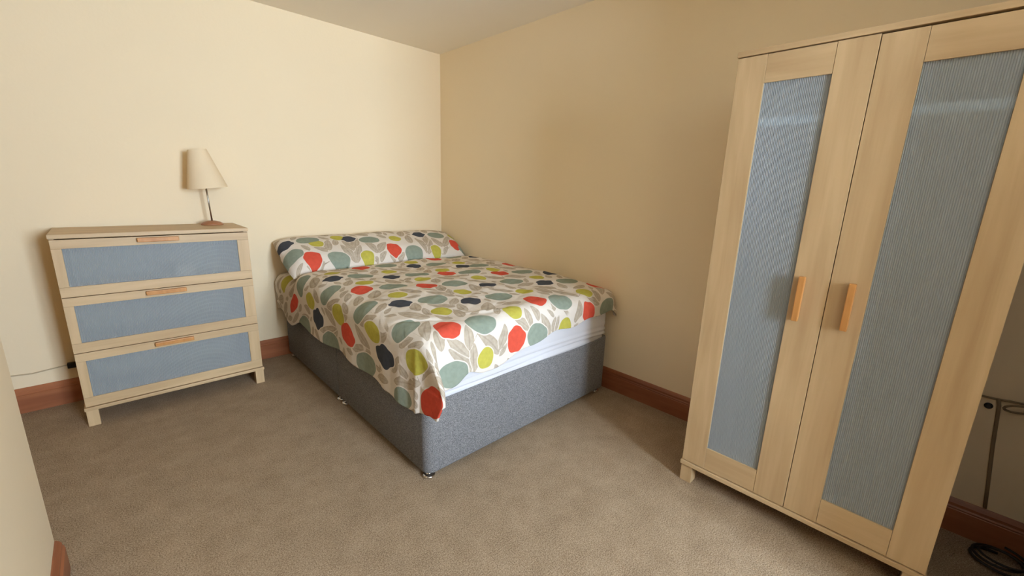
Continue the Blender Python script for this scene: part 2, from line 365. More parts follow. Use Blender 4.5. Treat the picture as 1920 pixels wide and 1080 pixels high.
# the mattress body, covered by its sheet whose lower edge gathers in loose folds
def sheet_mesh():
    per = []; r = .07; x0, x1, y0, y1 = BX0+.012, BX1-.004, BY0+.006, BY1
    def arc(cx, cy, a0, n=10): return [(cx+r*math.cos(a0+PI/2*k/n), cy+r*math.sin(a0+PI/2*k/n), math.cos(a0+PI/2*k/n), math.sin(a0+PI/2*k/n)) for k in range(n+1)]
    def seg(p, q, n): return [(p[0]+(q[0]-p[0])*k/n, p[1]+(q[1]-p[1])*k/n, p[2], p[3]) for k in range(1, n)]
    arcs = [arc(x1-r, y1-r, 0), arc(x0+r, y1-r, PI/2), arc(x0+r, y0+r, PI), arc(x1-r, y0+r, 1.5*PI)]
    for i in range(4):
        per += arcs[i]; a, c = arcs[i][-1], arcs[(i+1) % 4][0]; per += seg(a, c, 110)
    b = MB(); nz = 26; rings = []
    for j in range(nz+1):
        t = j/nz; z = BZ1+.001 + (MZ-BZ1)*t; ring = []
        for (x, y, nx, ny) in per:
            u = x*.9+y; low = max(0, 1-t/.42)
            o = -.004 + .010*math.sin(PI*min(1, t*1.02))**.5
            o += low*(.0095*math.sin(t*46+2.2*math.sin(u*3.1)+u*1.5) + .006*math.sin(u*7+t*20))
            if j == 0: o += .004
            if t > .85: o -= .05*((t-.85)/.15)**2*.6
            ring.append(b.bm.verts.new((x+nx*o, min(y+ny*o, -.024), z + (.006*low*math.sin(u*5+1) if 0 < j < nz else 0))))
        rings.append(ring)
    n = len(per)
    for A, B in zip(rings, rings[1:]):
        for k in range(n): b.bm.faces.new((A[k], A[(k+1) % n], B[(k+1) % n], B[k]))
    b.bm.faces.new(rings[-1]); b.bm.faces.new(rings[0][::-1])
    return b
sheet_mesh().build('fitted_sheet', M['sheet'], mt, True)

# ---- cloth shapes
def sstep(x,a,b):
    q=np.clip((x-a)/(b-a),0,1); return q*q*(3-2*q)
def wob(x,y,seed=0):
    return (np.sin(3.1*x+1.7*y+seed)+np.sin(-2.3*x+4.1*y+1.3+seed*2)+.6*np.sin(7.3*x+2.2*y+seed)+.5*np.sin(3.3*x-8.9*y+2+seed))/3.1
def YF_(T,oy): return np.where(T<YF,YF-oy,T)
def oy_b(o,out,ear,left,b,m): return (o+np.where(left,out*ear,0)*.6)*b/m
XL,XR,YF,YH=-1.385,-.105,-1.895,-.03
def duvet_grid(step=.0065):
    nl,nt,nr=int(.38/step),int((XR-XL)/step),int(.2/step)
    nf,nv=int(.34/step),int((YH-YF)/step)
    fs=np.concatenate([-np.linspace(1,0,nl,endpoint=False),np.linspace(0,1,nt,endpoint=False),1+np.linspace(0,1,nr+1)])
    ft=np.concatenate([-np.linspace(1,0,nf,endpoint=False),np.linspace(0,1,nv+1)])
    FS,FT=np.meshgrid(fs,ft)
    t0=np.where(FT<0,YF+FT*.34,YF+FT*(YH-YF)); s0=np.where(FS<0,XL+FS*.38,np.where(FS>1,XR+(FS-1)*.2,XL+FS*(XR-XL)))
    A=.375+.010*np.sin(t0*7+.6)+.006*np.sin(t0*17)-.07*sstep(t0,-.5,-.05)+.04*sstep(-t0,1.74,1.92)
    B=.330-.135*sstep(s0,-1.50,-.35)+.008*np.sin(s0*11+.5)+.008*np.sin(s0*23)
    # notch of the hem beside the foot-left corner
    B=B-.035*np.exp(-((s0+1.22)/.05)**2)
    a=np.where(FS<0,-FS*A,0); b=np.where(FT<0,-FT*B,0); c=np.where(FS>1,(FS-1)*.20,0)
    S=np.where(FS<0,XL-a,np.where(FS>1,XR+c,s0)); T=np.where(FT<0,YF-b,t0)
    e=a+c; p=5.; r=.085
    d=(e**p+b**p)**(1/p)
    arc=d<r*np.pi/2
    out=np.where(arc,r*np.sin(np.minimum(d/r,1.6)),r); drop=np.where(arc,r*(1-np.cos(np.minimum(d/r,1.6))),r+d-r*np.pi/2)
    w0=2*e*b/(e*e+b*b+1e-9); drop=drop-.055*w0**3*sstep(drop,.08,.33)*(FS<.5)
    m=np.maximum((e**3.2+b**3.2)**(1/3.2),1e-9)
    w=2*e*b/(e*e+b*b+1e-9)
    left=FS<.5
    ear=np.where(left,1.0,.1)*w*sstep(drop,.02,.22)
    th=np.arctan2(b,e+1e-9)
    fold=np.where(left,.016,.006)*np.sin(9*th+.8)*sstep(drop,.03,.25)*sstep(w,.02,.5)
    side=.010*np.sin(T*13+.5*np.sin(T*5))*sstep(drop,.06,.3)*(e>b)+.007*np.sin(S*15+1)*sstep(drop,.05,.2)*(b>e)
    o=out*(1+ear)+fold+side
    o=o+np.where(left&(b<=e),.007*np.sin(T*42+2)*sstep(-T,1.55,1.85)*sstep(drop,.05,.3),0)
    ox=(o-np.where(left,out*ear,0)*.98)*e/m*np.where(left,1-.36*sstep(-YF_(T,oy_b(o,out,ear,left,b,m)),1.62,2.04),1); oy=(o+np.where(left,out*ear,0)*.6)*b/m
    X=np.where(FS<0,XL-ox,np.where(FS>1,np.minimum(XR+ox,-.013-.0*ox),S)); Y=np.where(FT<0,YF-oy,T)
    crown=.700+.016*sstep(T,-1.95,-1.4)-.012*sstep(S,XL+.1,XL-.05)
    crown=crown-.07*sstep(Y,-.52,-.36)
    puff=.010*wob(S*2.1,T*2.1,.4)+.004*wob(S*6,T*5,2.)+.0024*wob(S*17,T*13,1.)
    # creases running to the foot-left corner
    q=(S-(-1.30))*.55+(T-(-1.80))*.83; cr=-.012*np.exp(-(q/.012)**2)*np.exp(-((S+1.33)/.09)**2)
    q2=(S-(-1.02))*.35+(T-(-1.86))*.94; cr=cr+.009*np.exp(-(q2/.012)**2)*np.exp(-((S+1.02)/.08)**2)
    fade=1-sstep(drop,0,.12)
    Z=crown-drop+(puff+cr)*(.35+.65*fade)
    lo=(Z<.47)&left
    X=np.where(lo&(e>=b),np.minimum(X,-1.441),X); Y=np.where(lo&(e<b)&(Y>-1.974),-1.974,Y)
    Y=np.minimum(Y,-.022); X=np.minimum(X,-.012)
    V=np.stack([X,Y,Z],-1)
    return V,S,T
def pillow_grid(nx=230,nw=90):
    u=np.linspace(-1,1,nx); w=np.linspace(-1,1,nw)
    u=np.sign(u)*(1-(1-np.abs(u))**1.0); w=np.sin(w*np.pi/2)
    U,W=np.meshgrid(u,w)
    out=[]
    for sgn in (1,-1):
        prof=np.clip(1-np.abs(W)**3.0,0,1)**.55*np.clip(1-np.abs(U)**9,0,1)**.5
        flat=.010*prof
        H=np.where(sgn>0,.088,.070)
        lump=1+.05*np.sin(U*6+1)+.06*np.sin(U*11+.6)*W+.04*wob(U*3,W*2,1)
        h=sgn*(H*prof*lump)+.004*np.sin(U*40+3*W)*sstep(np.abs(U),.86,1)*prof
        X=-.745+.725*U*(1-.018*W**2*(np.abs(U)>.5))
        cy=-.235+.205*W; cz=.785+.072*W-.02*(1-prof)*(W<0)
        nyy,nz=-.33,.94
        Y=cy+nyy*h; Z=cz+nz*h
        # top-back corners poke out, ends sag a little
        Z=Z-.03*sstep(np.abs(U),.9,1)*sstep(-W,-.2,1)
        Y=np.minimum(Y,-.010); X=np.minimum(X,-.012)
        out.append(np.stack([X,Y,Z],-1))
    return out[0],out[1],-.745+.725*U,-.235+.215*W
# ---- printed pattern in cloth metres
DUVET_BLOOMS="r -1.065 -0.578 0.06 0.068 0.04;t -0.882 -0.591 0.077 0.066 0.07;n -0.719 -0.695 0.058 0.058 0.09;o -0.673 -0.584 0.051 0.052 0.13;t -0.549 -0.728 0.077 0.066 0.07;r -0.445 -0.539 0.06 0.068 0.13;t -0.236 -0.5 0.077 0.066 -0.14;o -0.392 -0.799 0.051 0.052 -0.01;n -0.445 -0.923 0.058 0.058 0.13;t -0.34 -0.976 0.077 0.066 0.04;n -0.098 -0.63 0.058 0.058 0.12;o -0.967 -0.799 0.051 0.052 -0.12;n -1.032 -0.949 0.058 0.058 -0.01;t -0.863 -0.976 0.077 0.066 -0.08;o -0.641 -0.943 0.051 0.052 0.01;r -0.68 -1.047 0.06 0.068 0.02;t -0.536 -1.119 0.077 0.066 -0.15;o -0.588 -1.276 0.051 0.052 -0.08;t -0.836 -1.354 0.077 0.066 -0.07;o -0.915 -1.126 0.051 0.052 0.12;r -1 -1.308 0.06 0.068 0.08;t -1.156 -1.204 0.077 0.066 -0.1;o -1.235 -1.393 0.051 0.052 0.09;o -1.248 -1.034 0.051 0.052 -0.11;t -1.183 -0.832 0.077 0.066 0.04;r -1.32 -1.152 0.06 0.068 -0.11;n -1.352 -0.826 0.058 0.058 -0.15;o -1.287 -0.656 0.051 0.052 0.11;t -1.451 -0.982 0.077 0.066 -0.09;r -0.098 -1.06 0.06 0.068 -0.09;o -0.347 -1.145 0.051 0.052 0.14;r -0.379 -1.256 0.06 0.068 0.11;t -0.223 -1.315 0.077 0.066 -0.06;n -0.092 -1.465 0.058 0.058 0.14;o -0.275 -1.504 0.051 0.052 0.01;n -0.68 -1.478 0.058 0.058 0.05;t -0.484 -1.478 0.077 0.066 -0.09;n -0.34 -1.634 0.058 0.058 0.13;t -0.183 -1.686 0.077 0.066 0.06;o -0.902 -1.523 0.051 0.052 0.14;o -0.601 -1.712 0.051 0.052 0.12;n -0.98 -1.693 0.058 0.058 -0.06;t -0.797 -1.706 0.077 0.066 -0.04;r -0.693 -1.882 0.06 0.068 -0.1;o -0.902 -1.929 0.051 0.052 -0.11;t -1.111 -1.941 0.077 0.066 -0.13;o -0.281 -1.899 0.051 0.052 -0.06;t -0.543 -1.936 0.077 0.066 0.03;n -1.294 -1.53 0.058 0.058 -0.15;t -1.13 -1.569 0.077 0.066 0.05;o -1.189 -1.732 0.051 0.052 -0.05;r -1.287 -1.919 0.06 0.068 -0.06;t -1.426 -1.784 0.077 0.066 0.1;t -1.444 -1.419 0.077 0.066 -0.01;t -1.484 -0.584 0.077 0.066 -0.06;r -0.078 -1.849 0.06 0.068 -0.01;r -0.921 -2.078 0.06 0.068 0.06;t -0.771 -2.09 0.077 0.066 -0.13;o -1.117 -2.123 0.051 0.052 0.14;o -0.543 -2.094 0.051 0.052 -0.14;r -0.334 -2.043 0.06 0.068 0.07;t -0.138 -2.054 0.077 0.066 0.1;t -1.3 -2.151 0.077 0.066 -0.14;r -1.602 -0.441 0.055 0.08 0.09;o -1.55 -0.76 0.05 0.075 -0.04;n -1.632 -0.884 0.062 0.085 0.02;o -1.534 -1.178 0.056 0.08 -0.15;r -1.613 -1.295 0.058 0.09 -0.14;o -1.522 -1.575 0.046 0.078 -0.1;t -1.756 -0.604 0.07 0.12 0.14;t -1.748 -1.047 0.075 0.11 -0.09;n -1.605 -1.686 0.056 0.085 0.08;t -1.717 -1.484 0.06 0.1 0.13;o -1.553 -1.928 0.058 0.082 0.13;r -1.718 -2.122 0.085 0.115 -0.05;t -1.75 -1.823 0.05 0.06 -0.04;o -1.441 -0.226 0.1 0.06 0.01"
DUVET_LEAVES="-1.026 -2.128 -1.163 -1.989 0.03;-1.032 -2.112 -0.993 -1.983 0.028;-1.026 -2.14 -0.98 -2.085 0.015;-1.189 -2.17 -1.189 -2.027 0.03;-1.196 -2.163 -1.326 -2.024 0.03;-1.209 -2.097 -1.326 -1.963 0.03;-1.215 -2.061 -1.196 -1.932 0.027;-0.83 -2.046 -0.928 -1.975 0.025;-0.823 -2.046 -0.83 -1.936 0.023;-0.667 -2.108 -0.738 -1.984 0.03;-0.647 -2.104 -0.608 -1.998 0.024;-0.471 -2.11 -0.569 -1.991 0.03;-0.471 -2.11 -0.575 -1.971 0.03;-0.464 -2.101 -0.399 -1.96 0.03;-0.471 -2.11 -0.405 -2.057 0.018;-0.229 -2.015 -0.314 -1.935 0.025;-0.236 -2.003 -0.203 -1.895 0.024;-0.17 -1.958 -0.072 -1.804 0.03;0.055 -2.073 -0.125 -1.952 0.03;0.028 -2.037 -0.032 -1.976 0.018;-0.032 -1.979 -0.085 -1.895 0.021;-0.621 -2.101 -0.608 -1.994 0.023;-0.634 -1.987 -0.614 -1.919 0.015;-0.379 -1.936 -0.451 -1.765 0.03;-0.321 -1.797 -0.275 -1.686 0.025;-1.427 -1.956 -1.313 -1.804 0.03;-1.359 -2.023 -1.352 -1.913 0.023;-1.521 -1.804 -1.455 -1.882 0.021;-1.455 -1.957 -1.504 -1.862 0.022;-1.43 -1.549 -1.346 -1.471 0.024;-1.411 -1.595 -1.359 -1.556 0.014;-1.287 -1.784 -1.365 -1.628 0.03;-1.274 -1.758 -1.241 -1.647 0.024;-1.287 -1.68 -1.228 -1.556 0.029;-1.091 -1.712 -1.196 -1.615 0.03;-1.098 -1.686 -1.013 -1.608 0.024;-1.156 -1.856 -1.124 -1.738 0.026;-1.085 -1.797 -1.058 -1.686 0.024;-1.479 -1.706 -1.444 -1.608 0.022;-1.492 -1.706 -1.574 -1.595 0.029;-1 -1.582 -1.091 -1.439 0.03;-1 -1.543 -0.947 -1.439 0.025;-0.993 -1.471 -0.928 -1.328 0.03;-1.519 -2.088 -1.462 -1.981 0.025;-1.406 -2.12 -1.636 -1.98 0.03;-1.672 -1.869 -1.596 -1.797 0.022;-1.666 -1.914 -1.688 -1.765 0.03;-1.683 -1.66 -1.677 -1.543 0.025;-1.654 -1.752 -1.562 -1.804 0.022;-1.635 -1.145 -1.726 -0.956 0.03;-1.629 -1.139 -1.692 -0.91 0.03;-1.618 -1.126 -1.542 -0.982 0.03;-1.638 -1.536 -1.698 -1.386 0.03;-1.639 -1.497 -1.662 -1.341 0.03;-1.625 -1.53 -1.528 -1.386 0.03;-1.485 -1.699 -1.444 -1.602 0.022;-1.516 -1.439 -1.444 -1.569 0.03;-1.528 -1.028 -1.453 -1.158 0.03;-1.493 -1.302 -1.459 -1.204 0.022;-1.583 -1.197 -1.512 -1.302 0.027;-1.441 -1.152 -1.372 -1.093 0.019;-1.747 -0.506 -1.666 -0.708 0.03;-1.63 -0.747 -1.611 -0.623 0.026;-1.677 -1.556 -1.69 -1.654 0.021;-1.711 -0.819 -1.763 -0.904 0.021;-1.702 -1.36 -1.693 -1.282 0.016;-1.775 -0.382 -1.742 -0.236 0.031;-0.041 -1.38 -0.011 -1.234 0.029;0.032 -1.951 0.06 -1.804 0.032;-0.035 -0.34 0.044 -0.213 0.037;-0.771 -0.975 -0.697 -0.844 0.029;-1.066 -0.317 -0.994 -0.186 0.035;-0.659 -0.133 -0.602 0.006 0.035;-1.736 -0.115 -1.643 0.004 0.031;-0.185 -1.214 -0.24 -1.074 0.034;-0.163 -0.337 -0.218 -0.197 0.037;-0.016 -0.885 -0.116 -0.773 0.032;-1.475 -0.485 -1.528 -0.344 0.037;-0.606 -0.327 -0.644 -0.182 0.029;-0.7 -0.469 -0.674 -0.321 0.029;-0.016 -1.009 -0.078 -0.872 0.037;-0.82 -0.165 -0.897 -0.036 0.036;-1.527 -0.04 -1.468 0.098 0.033;-0.239 -1.008 -0.147 -0.889 0.033;-0.406 -0.109 -0.312 0.008 0.033;-0.107 -0.133 -0.18 -0.002 0.032;-1.2 -0.495 -1.12 -0.368 0.032;-1.498 -2.2 -1.568 -2.068 0.034;0.035 -1.762 0.001 -1.616 0.029;-1.579 -0.215 -1.621 -0.07 0.034;-0.916 -0.17 -0.992 -0.041 0.031;-1.16 -0.036 -1.082 0.092 0.031;-0.894 -0.458 -0.843 -0.317 0.037;-0.405 -0.386 -0.356 -0.245 0.033;-1.364 -0.512 -1.453 -0.391 0.033;-0.37 -0.209 -0.505 -0.145 0.035;-1.363 -0.093 -1.425 0.043 0.03;-0.637 -0.173 -0.783 -0.139 0.033;-0.074 -1.26 -0.158 -1.136 0.03;0.055 -0.065 -0.043 0.048 0.036;-0.014 -1.193 0.035 -1.051 0.037;-0.936 -0.459 -1.011 -0.33 0.033;-0.558 -0.15 -0.517 -0.006 0.032;-0.778 -1.264 -0.812 -1.118 0.033;0.074 -1.071 0.096 -0.923 0.032;-0.234 -0.202 -0.335 -0.091 0.032;-0.816 -1.548 -0.759 -1.409 0.036;-0.17 -0.846 -0.276 -0.739 0.033;-0.739 -0.546 -0.806 -0.413 0.032;0.063 -0.601 0.034 -0.454 0.033;-0.53 -0.904 -0.642 -0.804 0.03;-0.83 -0.823 -0.906 -0.693 0.037;0.096 -2.142 -0.045 -2.09 0.032;-0.081 -1.658 -0.024 -1.519 0.031;-1.113 -1.434 -1.173 -1.296 0.029;-1.792 -1.757 -1.831 -1.612 0.031;0.061 -1.573 0.153 -1.454 0.031;-0.357 -0.718 -0.258 -0.605 0.036;-1.599 -0.304 -1.688 -0.183 0.034;-1.224 -0.233 -1.299 -0.103 0.034;-1.245 -0.393 -1.395 -0.38 0.029;-1.079 -1.144 -1.096 -0.995 0.035;0.069 -0.737 -0.005 -0.606 0.031;0.082 -1.486 0.047 -1.34 0.036;-1.215 -0.068 -1.29 0.062 0.037;-0.663 -0.02 -0.754 0.099 0.03;-1.31 -0.588 -1.327 -0.439 0.032;-1.702 -1.233 -1.851 -1.256 0.037;-0.621 -1.41 -0.715 -1.293 0.029;-0.371 -1.759 -0.468 -1.645 0.037;-1.09 -0.739 -1.162 -0.607 0.036;-0.504 -1.833 -0.486 -1.684 0.037;0.001 -0.47 -0.107 -0.366 0.037;-0.235 -2.249 -0.214 -2.101 0.029;0.075 -1.695 0.159 -1.571 0.036;-0.974 -0.048 -0.925 0.094 0.037;-1.049 -0.115 -1.075 0.033 0.037;0.033 -0.921 0.124 -0.801 0.03;-0.653 -1.677 -0.752 -1.565 0.029;-1.126 -0.31 -1.09 -0.164 0.033;-0.818 -0.422 -0.736 -0.296 0.034;-0.763 -0.031 -0.835 0.101 0.035;0.039 -0.444 0.14 -0.333 0.034;-0.998 -0.514 -1.082 -0.39 0.029;-1.778 -1.966 -1.849 -1.834 0.029;-0.453 -1.386 -0.526 -1.255 0.034;-1.447 -0.806 -1.41 -0.661 0.036;-0.438 -0.098 -0.454 0.051 0.029;-1.75 -0.066 -1.778 0.082 0.034;0.049 -1.324 0.071 -1.176 0.035;-0.988 -0.329 -0.905 -0.204 0.031;0.076 -0.206 -0.007 -0.081 0.032;-0.599 -0.488 -0.582 -0.339 0.032;-0.39 -1.578 -0.539 -1.594 0.031;-0.407 -0.022 -0.352 0.118 0.037;0.051 -0.825 -0.044 -0.709 0.031;-0.212 -0.4 -0.284 -0.268 0.037;-1.202 -0.576 -1.271 -0.443 0.029;-1.343 -1.347 -1.262 -1.22 0.035;-1.02 -1.867 -0.919 -1.756 0.037;-0.095 -0.26 -0.153 -0.121 0.031;0.016 -2.21 -0.126 -2.164 0.03;0.098 -0.648 0.147 -0.507 0.036;-0.464 -0.329 -0.564 -0.218 0.031;0.039 -1.543 -0.018 -1.404 0.031;-0.327 -1.456 -0.417 -1.336 0.037;-1.779 -0.903 -1.84 -0.766 0.03;-1.781 -1.561 -1.931 -1.558 0.031;-0.077 -0.057 -0.137 0.081 0.036;-1.612 -0.071 -1.576 0.075 0.037;-1.224 -0.385 -1.269 -0.242 0.03;-1.755 -0.148 -1.889 -0.08 0.033;-1.792 -0.441 -1.892 -0.329 0.034;0.095 -1.882 0.176 -1.756 0.031;-0.548 -2.243 -0.646 -2.13 0.031;-1.155 -0.185 -1.195 -0.041 0.031;-0.471 -0.442 -0.545 -0.312 0.035;0.09 -1.381 0.192 -1.271 0.036;-0.745 -0.296 -0.833 -0.175 0.029;-0.387 -2.241 -0.4 -2.122 0.025;-1.424 -2.247 -1.471 -2.136 0.029;-0.394 -1.108 -0.472 -1.016 0.03;-1.085 -2.231 -1.205 -2.233 0.028;-1.088 -0.794 -1.015 -0.698 0.025;-0.426 -0.706 -0.369 -0.601 0.029;-1.791 -1.988 -1.91 -1.969 0.025;-0.761 -0.851 -0.686 -0.758 0.029;-0.974 -0.166 -1.09 -0.133 0.025;-0.713 -0.09 -0.831 -0.066 0.026;0.08 -0.134 0.117 -0.019 0.026;-1.529 -0.909 -1.472 -0.803 0.024;-1.798 -0.732 -1.917 -0.716 0.027;-0.048 -0.565 -0.083 -0.45 0.029;-0.346 -0.5 -0.333 -0.38 0.027;-0.77 -1.852 -0.888 -1.833 0.029;-1.438 -1.34 -1.375 -1.237 0.027;-0.585 -0.632 -0.523 -0.529 0.024;-0.693 -1.216 -0.747 -1.108 0.029;-0.169 -0.416 -0.115 -0.308 0.028;-0.615 -1.65 -0.584 -1.535 0.025;-0.82 -0.051 -0.892 0.045 0.025;-1.692 -0.191 -1.812 -0.19 0.024;-0.169 -1.809 -0.288 -1.822 0.026;-1.347 -1.025 -1.283 -0.923 0.027;-0.232 -0.667 -0.162 -0.57 0.027;-0.17 -1.048 -0.29 -1.049 0.025;-0.025 -1.775 -0.084 -1.671 0.028;-0.111 -0.906 -0.156 -0.795 0.023;-1.716 -1.714 -1.739 -1.596 0.023;-0.263 -0.884 -0.383 -0.871 0.023;-0.786 -2.246 -0.704 -2.158 0.026;-0.267 -0.088 -0.197 0.009 0.026;-1.791 -0.262 -1.911 -0.268 0.023;-1.43 -0.115 -1.549 -0.101 0.026;-0.905 -1.273 -0.847 -1.168 0.03;-1.354 -0.338 -1.474 -0.331 0.026;-1.187 -0.564 -1.11 -0.472 0.027;-1.425 -2.081 -1.402 -1.963 0.026;-1.186 -0.351 -1.167 -0.233 0.026;0.095 -2.088 0.169 -1.994 0.025;-0.164 -0.773 -0.228 -0.672 0.024;-1.575 -2.221 -1.613 -2.107 0.029;-1.689 -0.506 -1.714 -0.389 0.024;-1.706 -0.802 -1.776 -0.746 0.022;-0.55 -1.861 -0.57 -1.774 0.018;-0.096 -0.333 -0.062 -0.25 0.017;-0.181 -1.44 -0.134 -1.364 0.021;-1.201 -1.841 -1.258 -1.771 0.022;-0.278 -0.573 -0.368 -0.57 0.021;-1.181 -0.986 -1.124 -0.916 0.019;-0.098 -0.157 -0.038 -0.091 0.02;-0.049 -0.213 -0.015 -0.129 0.022;-0.583 -0.227 -0.621 -0.145 0.018;-0.611 -1.205 -0.659 -1.128 0.022;-1.019 -0.344 -1.107 -0.359 0.017;-0.908 -2.215 -0.863 -2.137 0.021;-1.76 -1.98 -1.722 -1.898 0.019;-1.664 -0.313 -1.727 -0.248 0.018;-1.009 -2.249 -1.055 -2.172 0.021;-1.267 -0.784 -1.224 -0.704 0.02;-1.313 -1.449 -1.359 -1.372 0.018;-0.815 -0.283 -0.87 -0.212 0.017;-0.764 -2.016 -0.778 -1.927 0.022;-1.239 -0.446 -1.185 -0.374 0.019;-1.615 -0.57 -1.676 -0.504 0.019;-0.402 -0.457 -0.44 -0.375 0.019;-1.216 -0.973 -1.258 -0.894 0.018;-0.346 -0.372 -0.295 -0.298 0.02;-1.183 -0.662 -1.242 -0.594 0.018;0.08 -0.756 0.14 -0.688 0.022;-0.514 -0.998 -0.545 -0.913 0.019;-1.649 -1.977 -1.635 -1.888 0.02;-0.209 -1.574 -0.169 -1.494 0.021;-0.438 -2.185 -0.528 -2.182 0.02;-0.413 -1.553 -0.361 -1.48 0.018;-0.13 -2.226 -0.191 -2.16 0.022;-0.925 -0.886 -1.015 -0.878 0.019;-1.444 -1.227 -1.397 -1.151 0.021;-1.001 -1.098 -0.953 -1.022 0.022;-0.26 -2.201 -0.318 -2.132 0.019;0.075 -1.164 0.1 -1.078 0.019;-1.147 -1.478 -1.236 -1.465 0.019;-0.997 -1.925 -0.941 -1.855 0.018;-0.903 -0.899 -0.891 -0.81 0.021;-1.311 -0.1 -1.347 -0.017 0.017;-1.797 -1.195 -1.879 -1.159 0.02;-1.145 -1.096 -1.183 -1.014 0.02;-0.158 -1.608 -0.101 -1.538 0.021;0.065 -2.023 0.12 -1.951 0.019;-0.514 -0.507 -0.54 -0.42 0.019;-0.95 -0.736 -0.989 -0.655 0.021;-1.017 -1.44 -1.076 -1.372 0.021;-0.287 -0.835 -0.315 -0.749 0.018;-0.729 -0.286 -0.675 -0.214 0.02;-1.682 -0.395 -1.704 -0.308 0.019;-1.168 -0.756 -1.19 -0.669 0.018;-0.784 -0.643 -0.735 -0.568 0.017;-1.027 -1.184 -1.01 -1.096 0.021;-1.297 -0.026 -1.355 0.043 0.018;-0.977 -0.56 -0.962 -0.471 0.018;-0.931 -2.243 -0.972 -2.162 0.019;-0.074 -1.338 -0.122 -1.262 0.018;-1.796 -1.421 -1.865 -1.364 0.021;-0.589 -2.25 -0.652 -2.233 0.013;-0.632 -0.795 -0.672 -0.744 0.013;-0.233 -0.891 -0.265 -0.834 0.012;-0.828 -1.795 -0.893 -1.794 0.013;-1.72 -1.974 -1.68 -1.923 0.015;0.04 -0.398 -0.003 -0.349 0.013;0.074 -0.328 0.093 -0.266 0.016;-1.384 -1.656 -1.424 -1.605 0.014;-0.275 -2.141 -0.248 -2.083 0.016;-1.756 -1.379 -1.819 -1.364 0.014;-1.223 -0.121 -1.259 -0.066 0.015;-0.837 -1.605 -0.9 -1.592 0.014;-0.677 -1.27 -0.742 -1.276 0.016;-0.663 -0.86 -0.672 -0.796 0.014;-1.047 -1.842 -1.111 -1.849 0.013;-1.378 -0.755 -1.346 -0.699 0.016;-1.535 -0.17 -1.554 -0.108 0.015;-0.119 -0.483 -0.148 -0.425 0.016;-1.328 -0.341 -1.297 -0.284 0.015;0.077 -1.764 0.118 -1.714 0.014;-1.389 -0.671 -1.346 -0.622 0.016;-1.353 -0.126 -1.416 -0.11 0.015;0.06 -1.637 0.011 -1.594 0.014;-1.031 -1.096 -1.018 -1.032 0.013;-1.692 -1.21 -1.671 -1.149 0.015;-0.537 -1.664 -0.567 -1.606 0.016;-1.306 -0.912 -1.266 -0.861 0.016;-1.067 -0.849 -1.096 -0.791 0.012;-0.298 -0.197 -0.363 -0.196 0.016;-1.367 -0.622 -1.378 -0.558 0.013;-0.165 -0.133 -0.198 -0.077 0.013;-0.974 -1.625 -0.985 -1.561 0.015;-0.108 -0.77 -0.085 -0.71 0.015;-0.9 -1.759 -0.893 -1.694 0.012;-1.582 -0.992 -1.551 -0.935 0.013;0.095 -2.242 0.081 -2.179 0.016;-0.504 -0.218 -0.534 -0.16 0.014;-0.375 -1.831 -0.386 -1.767 0.013;-0.781 -0.909 -0.805 -0.848 0.014;-0.49 -0.02 -0.508 0.042 0.015;-0.453 -0.771 -0.447 -0.706 0.013;-0.181 -0.191 -0.209 -0.132 0.013;-1.767 -1.647 -1.795 -1.588 0.015;-1.186 -1.313 -1.25 -1.316 0.013;-0.831 -0.694 -0.791 -0.644 0.015;-1.649 -0.775 -1.684 -0.72 0.013;-0.902 -1.661 -0.939 -1.607 0.014;-0.456 -1.206 -0.521 -1.21 0.014;0.031 -2.232 0.054 -2.171 0.015;-0.785 -0.767 -0.824 -0.715 0.015;-0.269 -1.145 -0.286 -1.082 0.014;-1.028 -0.683 -0.995 -0.627 0.015;-0.796 -0.548 -0.837 -0.497 0.013;-0.708 -1.567 -0.755 -1.521 0.015;-0.599 -1.536 -0.583 -1.473 0.016;-1.419 -0.888 -1.452 -0.832 0.012;-0.81 -1.631 -0.819 -1.567 0.013;0.092 -0.249 0.118 -0.19 0.014;-0.642 -2.019 -0.685 -1.971 0.012;-1.195 -1.134 -1.256 -1.111 0.015;-0.759 -1.088 -0.822 -1.073 0.013;-1.355 -0.953 -1.371 -0.89 0.015;-0.208 -1.494 -0.197 -1.43 0.015;-0.588 -1.441 -0.564 -1.381 0.015;-0.681 -1.745 -0.702 -1.683 0.016;-0.811 -2.246 -0.85 -2.195 0.013;-1.671 -0.133 -1.638 -0.077 0.015;-1.407 -1.078 -1.365 -1.028 0.014;-0.632 -0.516 -0.67 -0.464 0.015;-0.674 -2.179 -0.685 -2.115 0.013;-0.455 -0.283 -0.417 -0.23 0.016;-0.192 -1.894 -0.158 -1.838 0.012;-0.298 -1.241 -0.28 -1.179 0.013;-0.693 -0.063 -0.729 -0.009 0.015;0.068 -1.987 0.005 -1.969 0.014;-1.553 -0.332 -1.575 -0.271 0.014;-0.574 -0.555 -0.583 -0.491 0.013;-0.621 -0.383 -0.655 -0.327 0.014;-1.467 -0.713 -1.503 -0.658 0.015"
